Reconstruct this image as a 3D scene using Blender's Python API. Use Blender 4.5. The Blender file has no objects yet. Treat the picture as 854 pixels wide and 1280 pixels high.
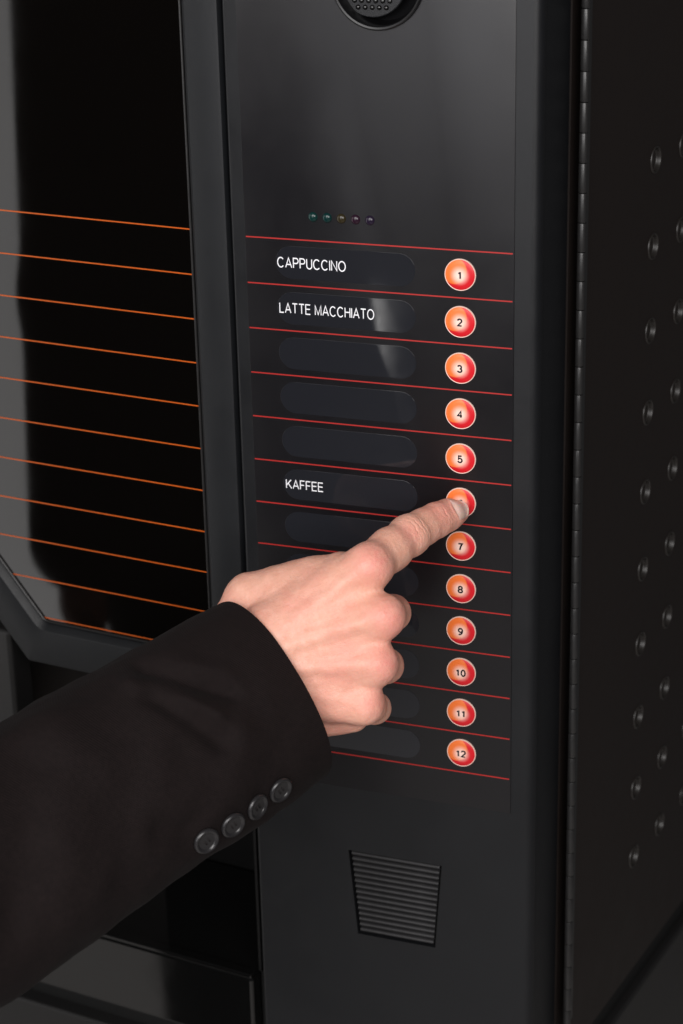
import bpy, bmesh, math
import numpy as np
from mathutils import Matrix, Vector, noise

# ---------------------------------------------------------------- frame of reference
# millimetres while building: X right along the control panel, Y into the machine, Z up;
# z = 0 is the first red line of the panel.  Everything is scaled to metres on output.
S = 0.001
FLOOR_Z = -1450.0
FOC = 2576.0                      # focal length for a 1280 high picture
CAM = np.array([480.4, -1104.0, 283.8])


def cam_rot(a, b, c):
    ca, sa, cb, sb, cc, sc = math.cos(a), math.sin(a), math.cos(b), math.sin(b), math.cos(c), math.sin(c)
    Rz = np.array([[ca, -sa, 0], [sa, ca, 0], [0, 0, 1]])
    Rx = np.array([[1, 0, 0], [0, cb, -sb], [0, sb, cb]])
    Ry = np.array([[cc, 0, sc], [0, 1, 0], [-sc, 0, cc]])
    return Rz @ Rx @ Ry


ROT = cam_rot(0.3666, -0.3659, 0.02471)     # columns: right, forward, up
scene = bpy.context.scene
col = scene.collection

# ---------------------------------------------------------------- camera
cam_data = bpy.data.cameras.new('camera')
cam_data.sensor_fit = 'VERTICAL'
cam_data.sensor_height = 36.0
cam_data.lens = 36.0 * FOC / 1280.0
cam_data.clip_start = 0.05
cam_data.clip_end = 60.0
cam_data.dof.use_dof = True
cam_data.dof.focus_distance = 1.205
cam_data.dof.aperture_fstop = 9.0
cam = bpy.data.objects.new('camera', cam_data)
col.objects.link(cam)
m = Matrix.Identity(4)
for i in range(3):
    m[i][0] = ROT[i, 0]
    m[i][1] = ROT[i, 2]
    m[i][2] = -ROT[i, 1]
    m[i][3] = CAM[i] * S
cam.matrix_world = m
scene.camera = cam

# ---------------------------------------------------------------- world and lamps
world = bpy.data.worlds.new('World')
scene.world = world
world.use_nodes = True
bg = world.node_tree.nodes['Background']
bg.inputs['Color'].default_value = (0.97, 0.97, 1.0, 1)
bg.inputs['Strength'].default_value = 0.05


def area_lamp(name, loc, target, w, h, radiance, color):
    d = bpy.data.lights.new(name, 'AREA')
    d.shape = 'RECTANGLE'
    d.size, d.size_y = w, h
    d.energy = radiance * math.pi * w * h
    d.color = color
    o = bpy.data.objects.new(name, d)
    o.location = loc
    o.rotation_euler = (Vector(target) - Vector(loc)).to_track_quat('-Z', 'Y').to_euler()
    col.objects.link(o)
    return o


area_lamp('window_light', (-2.15, -1.25, -0.1), (0.0, 0.0, -0.1), 2.0, 2.6, 1.4, (1.0, 0.975, 0.965))
area_lamp('panel_glow_light', (-0.85, -2.6, 0.50), (0.05, 0.0, 0.35), 2.4, 1.9, 2.7, (0.985, 0.975, 1.0))  # upright lamp added behind the camera, mirrored as the glow on the panel's top
area_lamp('softbox_light', (0.0, -2.0, 1.05), (0.08, -0.05, -0.2), 1.3, 1.1, 5.7, (1.0, 0.975, 0.965))
area_lamp('fill_light', (1.10, -1.75, 0.60), (0.1, -0.02, -0.2), 1.1, 1.1, 8.0, (1.0, 0.97, 0.955))
area_lamp('added_stripe_light', (-0.685, -2.05, -0.755), (0.07, 0.0, -0.07), 0.07, 0.27, 7.0, (1.0, 0.98, 0.96))  # small lamp added for the pale stripe it mirrors in the label windows

scene.view_settings.view_transform = 'Standard'
scene.view_settings.look = 'None'
scene.view_settings.exposure = 0.0
scene.view_settings.gamma = 1.0
scene.view_settings.use_curve_mapping = False
scene.render.engine = 'CYCLES'
scene.cycles.use_denoising = True
scene.cycles.max_bounces = 8


# ---------------------------------------------------------------- materials
def srgb(r, g, b):
    def f(c):
        c /= 255.0
        return c / 12.92 if c <= 0.04045 else ((c + 0.055) / 1.055) ** 2.4
    return (f(r), f(g), f(b), 1.0)


def node(nt, kind, **kw):
    n = nt.nodes.new(kind)
    for k, v in kw.items():
        setattr(n, k, v)
    return n


def material(name, color, rough=0.5, spec=0.5, metallic=0.0, bump=0.0, bump_scale=900.0, var=0.0, var_scale=12.0,
             rough_var=0.0, rough_scale=25.0, coat=0.0, coat_rough=0.1, sheen=0.0, detail=4.0, world=False):
    mt = bpy.data.materials.new(name)
    mt.use_nodes = True
    nt = mt.node_tree
    p = nt.nodes['Principled BSDF']
    p.inputs['Base Color'].default_value = color
    p.inputs['Roughness'].default_value = rough
    p.inputs['Specular IOR Level'].default_value = spec
    p.inputs['Metallic'].default_value = metallic
    p.inputs['Coat Weight'].default_value = coat
    p.inputs['Coat Roughness'].default_value = coat_rough
    p.inputs['Sheen Weight'].default_value = sheen
    tc = node(nt, 'ShaderNodeTexCoord')
    if world:
        tc = node(nt, 'ShaderNodeNewGeometry')
    CO = 'Position' if world else 'Object'
    if var:
        n = node(nt, 'ShaderNodeTexNoise')
        n.inputs['Scale'].default_value = var_scale
        n.inputs['Detail'].default_value = 6
        nt.links.new(tc.outputs[CO], n.inputs['Vector'])
        mx = node(nt, 'ShaderNodeMix', data_type='RGBA')
        mx.inputs['A'].default_value = tuple(c * (1 - var) for c in color[:3]) + (1,)
        mx.inputs['B'].default_value = tuple(min(1, c * (1 + var)) for c in color[:3]) + (1,)
        nt.links.new(n.outputs['Fac'], mx.inputs['Factor'])
        nt.links.new(mx.outputs['Result'], p.inputs['Base Color'])
    if rough_var:
        n = node(nt, 'ShaderNodeTexNoise')
        n.inputs['Scale'].default_value = rough_scale
        n.inputs['Detail'].default_value = 8
        n.inputs['Roughness'].default_value = 0.65
        nt.links.new(tc.outputs[CO], n.inputs['Vector'])
        mr = node(nt, 'ShaderNodeMapRange')
        mr.inputs['To Min'].default_value = max(0.02, rough - rough_var)
        mr.inputs['To Max'].default_value = min(1, rough + rough_var)
        mr.inputs['From Min'].default_value = 0.3
        mr.inputs['From Max'].default_value = 0.7
        nt.links.new(n.outputs['Fac'], mr.inputs['Value'])
        nt.links.new(mr.outputs['Result'], p.inputs['Roughness'])
    if bump:
        n = node(nt, 'ShaderNodeTexNoise')
        n.inputs['Scale'].default_value = bump_scale
        n.inputs['Detail'].default_value = detail
        nt.links.new(tc.outputs[CO], n.inputs['Vector'])
        b = node(nt, 'ShaderNodeBump')
        b.inputs['Strength'].default_value = bump
        b.inputs['Distance'].default_value = 0.0004
        nt.links.new(n.outputs['Fac'], b.inputs['Height'])
        nt.links.new(b.outputs['Normal'], p.inputs['Normal'])
    return mt


M = {}
M['cover'] = material('cover_plastic', (0.0066, 0.0070, 0.0082, 1), 0.42, 0.38, bump=0.22, bump_scale=1500, rough_var=0.06, var=0.15, var_scale=6)
M['door'] = material('door_plastic', (0.0062, 0.0070, 0.0084, 1), 0.50, 0.36, bump=0.25, bump_scale=1500, rough_var=0.06, var=0.15, var_scale=6)
M['foil'] = material('printed_foil', (0.0042, 0.0037, 0.0050, 1), 0.33, 0.47, bump=0.10, bump_scale=1800, rough_var=0.05, rough_scale=14)
M['pill'] = material('window_plastic', (0.0145, 0.0152, 0.0188, 1), 0.05, 0.5, rough_var=0.02, rough_scale=40, world=True)
M['sheet'] = material('painted_sheet', (0.0128, 0.0092, 0.0080, 1), 0.52, 0.28, bump=0.2, bump_scale=1100, rough_var=0.08, rough_scale=10, var=0.2, var_scale=5)
M['bowl'] = material('bowl_plastic', (0.004, 0.004, 0.0045, 1), 0.28, 0.32)
M['dimple'] = material('dimple_lightened', (0.0150, 0.0126, 0.0112, 1), 0.42, 0.55, bump=0.15, bump_scale=1100)  # sheet paint made lighter and glossier to stand in for lit dimple rims
M['hinge'] = material('hinge_steel', (0.016, 0.0155, 0.0155, 1), 0.36, 0.5, bump=0.1, bump_scale=900, rough_var=0.1, rough_scale=90)
M['gloss'] = material('gloss_black', (0.004, 0.004, 0.004, 1), 0.06, 0.6, rough_var=0.03, rough_scale=30)
M['matte_black'] = material('niche_black', (0.003, 0.003, 0.003, 1), 0.55, 0.25)
M['rubber'] = material('rubber_black', (0.004, 0.004, 0.004, 1), 0.7, 0.3)
M['red_line'] = material('red_print', srgb(168, 40, 37), 0.4, 0.4, var=0.08, var_scale=40)
M['orange_line'] = material('orange_print', srgb(190, 84, 18), 0.35, 0.4, var=0.08, var_scale=40)
M['white_print'] = material('white_print', srgb(238, 238, 242), 0.45, 0.4)
M['ink'] = material('dark_ink', (0.012, 0.008, 0.012, 1), 0.4, 0.4)
M['rim'] = material('button_rim', srgb(236, 206, 192), 0.35, 0.5)
M['rib'] = material('grille_plastic', (0.016, 0.0155, 0.0165, 1), 0.5, 0.45, bump=0.35, bump_scale=600, var=0.5, var_scale=90)
M['suit'] = None
M['base'] = material('base_paint', (0.013, 0.0125, 0.0125, 1), 0.45, 0.4, bump=0.2, bump_scale=1200)


def glass_material():
    mt = material('door_glass', (0.0022, 0.0018, 0.0016, 1), 0.035, 0.62, rough_var=0.012, rough_scale=20)
    return mt


M['glass'] = glass_material()


def button_material():
    mt = bpy.data.materials.new('button_print')
    mt.use_nodes = True
    nt = mt.node_tree
    p = nt.nodes['Principled BSDF']
    tc = node(nt, 'ShaderNodeTexCoord')
    sp = node(nt, 'ShaderNodeSeparateXYZ')
    nt.links.new(tc.outputs['Object'], sp.inputs[0])

    def dist(cx, cz):
        c = node(nt, 'ShaderNodeCombineXYZ')
        nt.links.new(sp.outputs['X'], c.inputs['X'])
        nt.links.new(sp.outputs['Z'], c.inputs['Z'])
        v = node(nt, 'ShaderNodeVectorMath', operation='DISTANCE')
        v.inputs[1].default_value = (cx * S, 0, cz * S)
        nt.links.new(c.outputs[0], v.inputs[0])
        return v.outputs['Value']

    def ramp(val, a, b):
        r = node(nt, 'ShaderNodeMapRange', interpolation_type='SMOOTHSTEP')
        r.inputs['From Min'].default_value = a * S
        r.inputs['From Max'].default_value = b * S
        nt.links.new(val, r.inputs['Value'])
        return r.outputs['Result']

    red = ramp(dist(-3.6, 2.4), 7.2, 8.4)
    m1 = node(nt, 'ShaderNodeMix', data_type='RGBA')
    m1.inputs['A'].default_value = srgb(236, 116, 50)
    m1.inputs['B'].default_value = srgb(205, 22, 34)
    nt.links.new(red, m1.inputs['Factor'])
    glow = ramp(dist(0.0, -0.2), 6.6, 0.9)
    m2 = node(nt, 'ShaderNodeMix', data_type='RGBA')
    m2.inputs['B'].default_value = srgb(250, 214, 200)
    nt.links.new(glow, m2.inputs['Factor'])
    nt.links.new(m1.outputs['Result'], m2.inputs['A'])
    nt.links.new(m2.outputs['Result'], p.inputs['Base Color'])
    p.inputs['Roughness'].default_value = 0.38
    p.inputs['Specular IOR Level'].default_value = 0.4
    return mt


M['button'] = button_material()


def led_material(name, c):
    mt = material(name, tuple(v * 0.7 for v in c[:3]) + (1,), 0.16, 0.4)
    return mt


def suit_material():
    mt = bpy.data.materials.new('suit_wool')
    mt.use_nodes = True
    nt = mt.node_tree
    p = nt.nodes['Principled BSDF']
    tc = node(nt, 'ShaderNodeTexCoord')
    n = node(nt, 'ShaderNodeTexNoise')
    n.inputs['Scale'].default_value = 350
    n.inputs['Detail'].default_value = 5
    nt.links.new(tc.outputs['Object'], n.inputs['Vector'])
    mx = node(nt, 'ShaderNodeMix', data_type='RGBA')
    mx.inputs['A'].default_value = (0.0052, 0.0033, 0.0033, 1)
    mx.inputs['B'].default_value = (0.0108, 0.0068, 0.0067, 1)
    nt.links.new(n.outputs['Fac'], mx.inputs['Factor'])
    nt.links.new(mx.outputs['Result'], p.inputs['Base Color'])
    p.inputs['Roughness'].default_value = 0.85
    p.inputs['Specular IOR Level'].default_value = 0.14
    p.inputs['Sheen Weight'].default_value = 0.01
    p.inputs['Sheen Roughness'].default_value = 0.5
    # woven threads
    mp = node(nt, 'ShaderNodeMapping')
    mp.inputs['Rotation'].default_value = (0.3, 0.5, 0.6)
    nt.links.new(tc.outputs['Object'], mp.inputs['Vector'])
    w = node(nt, 'ShaderNodeTexWave', wave_type='BANDS', bands_direction='DIAGONAL')
    w.inputs['Scale'].default_value = 380
    w.inputs['Distortion'].default_value = 1.5
    nt.links.new(mp.outputs[0], w.inputs['Vector'])
    ad = node(nt, 'ShaderNodeMath', operation='ADD')
    nt.links.new(w.outputs['Fac'], ad.inputs[0])
    nt.links.new(n.outputs['Fac'], ad.inputs[1])
    b = node(nt, 'ShaderNodeBump')
    b.inputs['Strength'].default_value = 0.35
    b.inputs['Distance'].default_value = 0.0004
    nt.links.new(ad.outputs[0], b.inputs['Height'])
    nt.links.new(b.outputs['Normal'], p.inputs['Normal'])
    return mt


M['suit'] = suit_material()


def skin_material():
    mt = bpy.data.materials.new('skin')
    mt.use_nodes = True
    nt = mt.node_tree
    p = nt.nodes['Principled BSDF']
    tc = node(nt, 'ShaderNodeTexCoord')
    at = node(nt, 'ShaderNodeAttribute', attribute_name='flush')
    n1 = node(nt, 'ShaderNodeTexNoise')
    n1.inputs['Scale'].default_value = 170
    n1.inputs['Detail'].default_value = 7
    n1.inputs['Roughness'].default_value = 0.6
    nt.links.new(tc.outputs['Object'], n1.inputs['Vector'])
    base = node(nt, 'ShaderNodeMix', data_type='RGBA')
    base.inputs['A'].default_value = (0.71, 0.36, 0.258, 1)
    base.inputs['B'].default_value = (0.79, 0.44, 0.332, 1)
    r0 = node(nt, 'ShaderNodeMapRange')
    r0.inputs['From Min'].default_value = 0.32
    r0.inputs['From Max'].default_value = 0.68
    nt.links.new(n1.outputs['Fac'], r0.inputs['Value'])
    nt.links.new(r0.outputs['Result'], base.inputs['Factor'])
    fl = node(nt, 'ShaderNodeMix', data_type='RGBA')
    fl.inputs['B'].default_value = (0.76, 0.275, 0.23, 1)
    blot = node(nt, 'ShaderNodeTexNoise')
    blot.inputs['Scale'].default_value = 48
    blot.inputs['Detail'].default_value = 4
    nt.links.new(tc.outputs['Object'], blot.inputs['Vector'])
    rb_ = node(nt, 'ShaderNodeMapRange')
    rb_.inputs['From Min'].default_value = 0.42
    rb_.inputs['From Max'].default_value = 0.68
    rb_.inputs['To Max'].default_value = 0.55
    nt.links.new(blot.outputs['Fac'], rb_.inputs['Value'])
    mb_ = node(nt, 'ShaderNodeMix', data_type='RGBA')
    mb_.inputs['B'].default_value = (0.76, 0.325, 0.25, 1)
    nt.links.new(rb_.outputs['Result'], mb_.inputs['Factor'])
    nt.links.new(base.outputs['Result'], mb_.inputs['A'])
    nt.links.new(mb_.outputs['Result'], fl.inputs['A'])
    # flushed knuckles, broken up by fine noise
    n2 = node(nt, 'ShaderNodeTexNoise')
    n2.inputs['Scale'].default_value = 320
    n2.inputs['Detail'].default_value = 5
    nt.links.new(tc.outputs['Object'], n2.inputs['Vector'])
    mu = node(nt, 'ShaderNodeMath', operation='MULTIPLY')
    nt.links.new(at.outputs['Fac'], mu.inputs[0])
    r1 = node(nt, 'ShaderNodeMapRange')
    r1.inputs['From Min'].default_value = 0.3
    r1.inputs['From Max'].default_value = 0.7
    r1.inputs['To Min'].default_value = 0.55
    r1.inputs['To Max'].default_value = 1.2
    nt.links.new(n2.outputs['Fac'], r1.inputs['Value'])
    nt.links.new(r1.outputs['Result'], mu.inputs[1])
    nt.links.new(mu.outputs[0], fl.inputs['Factor'])
    nt.links.new(fl.outputs['Result'], p.inputs['Base Color'])
    p.inputs['Roughness'].default_value = 0.44
    p.inputs['Specular IOR Level'].default_value = 0.45
    p.inputs['Subsurface Weight'].default_value = 0.25
    p.inputs['Subsurface Radius'].default_value = (1.0, 0.35, 0.2)
    p.inputs['Subsurface Scale'].default_value = 0.0022
    # pores and fine skin lines
    v = node(nt, 'ShaderNodeTexVoronoi', feature='DISTANCE_TO_EDGE')
    v.inputs['Scale'].default_value = 900
    nt.links.new(tc.outputs['Object'], v.inputs['Vector'])
    n3 = node(nt, 'ShaderNodeTexNoise')
    n3.inputs['Scale'].default_value = 260
    n3.inputs['Detail'].default_value = 8
    nt.links.new(tc.outputs['Object'], n3.inputs['Vector'])
    ad = node(nt, 'ShaderNodeMath', operation='MULTIPLY_ADD')
    ad.inputs[1].default_value = 0.6
    nt.links.new(v.outputs['Distance'], ad.inputs[0])
    nt.links.new(n3.outputs['Fac'], ad.inputs[2])
    b = node(nt, 'ShaderNodeBump')
    b.inputs['Strength'].default_value = 0.40
    b.inputs['Distance'].default_value = 0.0010
    nt.links.new(ad.outputs[0], b.inputs['Height'])
    nt.links.new(b.outputs['Normal'], p.inputs['Normal'])
    return mt


M['skin'] = skin_material()
M['nail'] = material('nail', (0.85, 0.56, 0.48, 1), 0.36, 0.35, var=0.06, var_scale=200)
M['nail'].node_tree.nodes['Principled BSDF'].inputs['Subsurface Weight'].default_value = 0.2
M['nail'].node_tree.nodes['Principled BSDF'].inputs['Subsurface Scale'].default_value = 0.0015
M['cuff_button'] = material('horn_button', (0.018, 0.017, 0.018, 1), 0.28, 0.5, var=0.4, var_scale=120)
M['thread'] = material('thread', (0.012, 0.010, 0.010, 1), 0.8, 0.2)
M['shoe'] = material('shoe_leather', (0.01, 0.009, 0.009, 1), 0.35, 0.5)
M['hair'] = material('hair_brown', (0.03, 0.018, 0.011, 1), 0.6, 0.4, bump=0.5, bump_scale=300)
M['shirt'] = material('shirt_cotton', (0.75, 0.76, 0.78, 1), 0.8, 0.2, bump=0.15, bump_scale=1200)
M['floor'] = material('floor_vinyl', (0.42, 0.40, 0.38, 1), 0.45, 0.4, var=0.08, var_scale=2)


# ---------------------------------------------------------------- mesh helpers
def new_mesh(name, verts, faces, mat=None, parent=None, smooth=False, origin=(0, 0, 0), shade_angle=None):
    o3 = np.asarray(origin, float)
    v = (np.asarray(verts, float).reshape(-1, 3) - o3) * S
    me = bpy.data.meshes.new(name)
    me.from_pydata(v.tolist(), [], [tuple(int(i) for i in f) for f in faces])
    me.validate()
    me.update()
    if mat is not None:
        me.materials.append(mat)
    ob = bpy.data.objects.new(name, me)
    col.objects.link(ob)
    ob.location = tuple(o3 * S)
    if smooth:
        me.polygons.foreach_set('use_smooth', [True] * len(me.polygons))
    if shade_angle is not None:
        auto_smooth(me, shade_angle)
    if parent is not None:
        attach(ob, parent)
    return ob


def attach(ob, parent):
    bpy.context.view_layer.update()
    ob.parent = parent
    ob.matrix_parent_inverse = parent.matrix_world.inverted()


def auto_smooth(me, deg):
    me.polygons.foreach_set('use_smooth', [True] * len(me.polygons))
    bm = bmesh.new()
    bm.from_mesh(me)
    lim = math.radians(deg)
    for e in bm.edges:
        if len(e.link_faces) == 2:
            e.smooth = e.calc_face_angle(0) < lim
        else:
            e.smooth = False
    bm.to_mesh(me)
    bm.free()


def fix_normals(ob):
    bm = bmesh.new()
    bm.from_mesh(ob.data)
    bmesh.ops.remove_doubles(bm, verts=bm.verts, dist=1e-7)
    bmesh.ops.recalc_face_normals(bm, faces=bm.faces)
    bm.to_mesh(ob.data)
    bm.free()


def bevelled(ob, width, seg=2, angle=30):
    """bake a bevel into the mesh"""
    bm = bmesh.new()
    bm.from_mesh(ob.data)
    bmesh.ops.remove_doubles(bm, verts=bm.verts, dist=1e-7)
    bmesh.ops.recalc_face_normals(bm, faces=bm.faces)
    ed = [e for e in bm.edges if len(e.link_faces) == 2 and e.calc_face_angle(0) > math.radians(angle)]
    bmesh.ops.bevel(bm, geom=ed, offset=width * S, segments=seg, affect='EDGES', profile=0.5, clamp_overlap=True)
    bm.to_mesh(ob.data)
    bm.free()
    auto_smooth(ob.data, 12)
    return ob


def prism(name, outline, a0, a1, axis, mat, parent=None, bevel=0.0, seg=2, origin=None, to=None):
    """extrude a closed 2-D outline; axis 'z': outline=(x,y); axis 'y': outline=(x,z)"""
    n = len(outline)
    vs = []
    for a in (a0, a1):
        for (p, q) in outline:
            vs.append((p, q, a) if axis == 'z' else (p, a, q))
    if to is not None:
        vs = [to(*v) for v in vs]
    fs = [tuple(range(n)), tuple(range(2 * n - 1, n - 1, -1))]
    for i in range(n):
        j = (i + 1) % n
        fs.append((i, i + n, j + n, j))
    if origin is None:
        origin = np.mean(np.array(vs), axis=0)
    ob = new_mesh(name, vs, fs, mat, None, origin=origin)
    fix_normals(ob)
    if bevel:
        bevelled(ob, bevel, seg)
    if parent is not None:
        attach(ob, parent)
    return ob


def box(name, x0, x1, y0, y1, z0, z1, mat, parent=None, bevel=0.0, seg=2, to=None):
    return prism(name, [(x0, y0), (x1, y0), (x1, y1), (x0, y1)], z0, z1, 'z', mat, parent, bevel, seg, to=to)


def lathe(name, profile, mat, parent=None, seg=40, origin=(0, 0, 0), axis=(0, -1, 0), closed_end=True):
    """profile: list of (radius, height along axis)"""
    ax = Vector(axis).normalized()
    q = Vector((0, 0, 1)).rotation_difference(ax)
    o = np.asarray(origin, float)
    vs, fs = [], []
    for (r, h) in profile:
        for k in range(seg):
            t = 2 * math.pi * k / seg
            v = q @ Vector((r * math.cos(t), r * math.sin(t), h))
            vs.append(tuple(o + np.array(v)))
    for i in range(len(profile) - 1):
        for k in range(seg):
            k2 = (k + 1) % seg
            fs.append((i * seg + k, i * seg + k2, (i + 1) * seg + k2, (i + 1) * seg + k))
    if closed_end:
        fs.append(tuple((len(profile) - 1) * seg + k for k in range(seg)))
    ob = new_mesh(name, vs, fs, mat, None, origin=origin, shade_angle=40)
    if parent is not None:
        attach(ob, parent)
    return ob


def copy_of(src, name, origin, parent, local=None):
    ob = src.copy()
    ob.name = name
    col.objects.link(ob)
    ob.parent = None
    ob.location = tuple(np.asarray(origin, float) * S)
    attach(ob, parent)
    return ob


def boolean_cut(ob, cutters):
    for c in cutters:
        md = ob.modifiers.new('cut', 'BOOLEAN')
        md.operation = 'DIFFERENCE'
        md.solver = 'EXACT'
        md.object = c
    bpy.context.view_layer.update()
    dg = bpy.context.evaluated_depsgraph_get()
    me = bpy.data.meshes.new_from_object(ob.evaluated_get(dg))
    ob.modifiers.clear()
    old = ob.data
    ob.data = me
    me.name = ob.name
    auto_smooth(me, 35)
    for c in cutters:
        bpy.data.objects.remove(c, do_unlink=True)


def arc(cx, cy, rx, ry, a0, a1, n=14):
    return [(cx + rx * math.cos(math.radians(a0 + (a1 - a0) * k / n)), cy + ry * math.sin(math.radians(a0 + (a1 - a0) * k / n))) for k in range(n + 1)]


# plain sans-serif lettering as centre lines in a box one capital high: (width, strokes)
GLYPH = {
    'A': (.70, [[(0, 0), (.35, 1), (.70, 0)], [(.12, .32), (.58, .32)]]),
    'C': (.72, [arc(.37, .5, .37, .5, 42, 318, 26)]),
    'E': (.56, [[(.56, 1), (0, 1), (0, 0), (.56, 0)], [(.06, .53), (.52, .53)]]),
    'F': (.52, [[(.52, 1), (0, 1), (0, 0)], [(.06, .50), (.46, .50)]]),
    'H': (.60, [[(0, 0), (0, 1)], [(.60, 0), (.60, 1)], [(.06, .53), (.54, .53)]]),
    'I': (.0, [[(0, 0), (0, 1)]]),
    'K': (.62, [[(0, 0), (0, 1)], [(.06, .38), (.60, 1)], [(.24, .56), (.64, 0)]]),
    'L': (.48, [[(0, 1), (0, 0), (.48, 0)]]),
    'M': (.72, [[(0, 0), (0, 1), (.36, .04), (.72, 1), (.72, 0)]]),
    'N': (.60, [[(0, 0), (0, 1), (.60, 0), (.60, 1)]]),
    'O': (.76, [arc(.38, .5, .38, .5, 0, 360, 32)]),
    'P': (.56, [[(0, 0), (0, 1), (.32, 1)] + arc(.32, .735, .24, .265, 80, -80, 10) + [(.32, .47), (.06, .47)]]),
    'T': (.62, [[(0, 1), (.62, 1)], [(.31, .95), (.31, 0)]]),
    'U': (.58, [[(0, 1)] + arc(.29, .30, .29, .30, 180, 360, 12) + [(.58, 1)]]),
    '0': (.48, [arc(.24, .5, .24, .5, 0, 360, 28)]),
    '1': (.36, [[(.04, .74), (.26, .92), (.26, 1)], [(.26, .9), (.26, 0)]]),
    '2': (.48, [arc(.24, .72, .24, .28, 170, -30, 14) + [(.02, .02), (.48, .0)]]),
    '3': (.48, [arc(.22, .745, .22, .255, 165, -85, 14), arc(.22, .26, .26, .26, 88, -165, 16)]),
    '4': (.52, [[(.38, 0), (.38, 1), (.0, .30), (.52, .30)]]),
    '5': (.48, [[(.45, 1), (.08, 1), (.03, .50)] + arc(.22, .32, .26, .32, 130, -160, 16)]),
    '6': (.48, [arc(.24, .31, .24, .31, 0, 360, 24), arc(.36, .40, .36, .60, 188, 70, 12)]),
    '7': (.48, [[(.0, 1), (.48, 1), (.30, .55), (.18, 0)]]),
    '8': (.48, [arc(.24, .75, .21, .25, 0, 360, 24), arc(.24, .25, .25, .25, 0, 360, 24)]),
    '9': (.48, [arc(.24, .69, .24, .31, 0, 360, 24), arc(.12, .60, .36, .60, 8, -110, 12)]),
}


def ribbon(line, w):
    """mitred ribbon of width w along a centre line"""
    L = np.array(line, float)
    closed = np.hypot(*(L[0] - L[-1])) < 1e-6
    n = len(L)
    left, right = [], []
    for i in range(n):
        if closed:
            a, b = L[(i - 1) % (n - 1)], L[(i + 1) % (n - 1)]
            d0, d1 = L[i % (n - 1)] - a, b - L[i % (n - 1)]
        else:
            d0 = L[i] - L[i - 1] if i else L[1] - L[0]
            d1 = L[i + 1] - L[i] if i < n - 1 else L[-1] - L[-2]
        d0, d1 = d0 / np.linalg.norm(d0), d1 / np.linalg.norm(d1)
        t = d0 + d1
        t = t / max(1e-6, np.linalg.norm(t))
        nn = np.array([-t[1], t[0]])
        k = min(1.9, 1.0 / max(0.2, abs(nn @ np.array([-d0[1], d0[0]]))))
        left.append(L[i] + nn * w / 2 * k)
        right.append(L[i] - nn * w / 2 * k)
    f = [(i, i + 1, n + i + 1, n + i) for i in range(n - 1)]
    return np.array(left + right), f


def text_mesh(name, body, x0, x1, zc, cap, y, mat, parent, weight=0.108, gap=0.215):
    """flat printed lettering on the panel, from x0 to x1 (or centred on x0), capitals cap high, centred on zc"""
    vs, fs = [], []
    x = weight / 2
    ly = 0
    for ch in body:
        if ch == ' ':
            x += 0.42
            continue
        w, strokes = GLYPH[ch]
        for st in strokes:
            # keep the outline inside the capital height
            ln_ = [(px_, weight / 2 + py_ * (1 - weight)) for px_, py_ in st]
            v, f = ribbon(ln_, weight)
            b0 = len(vs)
            vs += [(x + a, y - 0.012 * (ly % 5), b) for a, b in v]
            fs += [tuple(b0 + i for i in q) for q in f]
            ly += 1
        x += w + gap
    x = x - gap + weight / 2
    V_ = np.array(vs)
    sx = cap if x1 is None else (x1 - x0) / x
    if x1 is None:
        x0 = x0 - sx * x / 2
    V_[:, 0] = x0 + V_[:, 0] * sx
    V_[:, 2] = zc - cap / 2 + V_[:, 2] * cap
    return new_mesh(name, V_, fs, mat, parent, origin=V_.mean(0))


# ---------------------------------------------------------------- signed distance modelling (bodies)
def smin(a, b, k):
    h = np.clip(0.5 + 0.5 * (b - a) / k, 0, 1)
    return b + (a - b) * h - k * h * (1 - h)


def cone(p, a, b, ra, rb):
    a = np.asarray(a, np.float32)
    b = np.asarray(b, np.float32)
    ab = b - a
    t = np.clip(((p - a) @ ab) / (ab @ ab), 0, 1)
    q = p - a - t[:, None] * ab
    return np.sqrt(np.einsum('ij,ij->i', q, q)) - (ra + (rb - ra) * t)


def ball(p, c, r):
    q = (p - np.asarray(c, np.float32)) / np.asarray(r, np.float32)
    return (np.sqrt(np.einsum('ij,ij->i', q, q)) - 1) * float(np.min(r))


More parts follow.
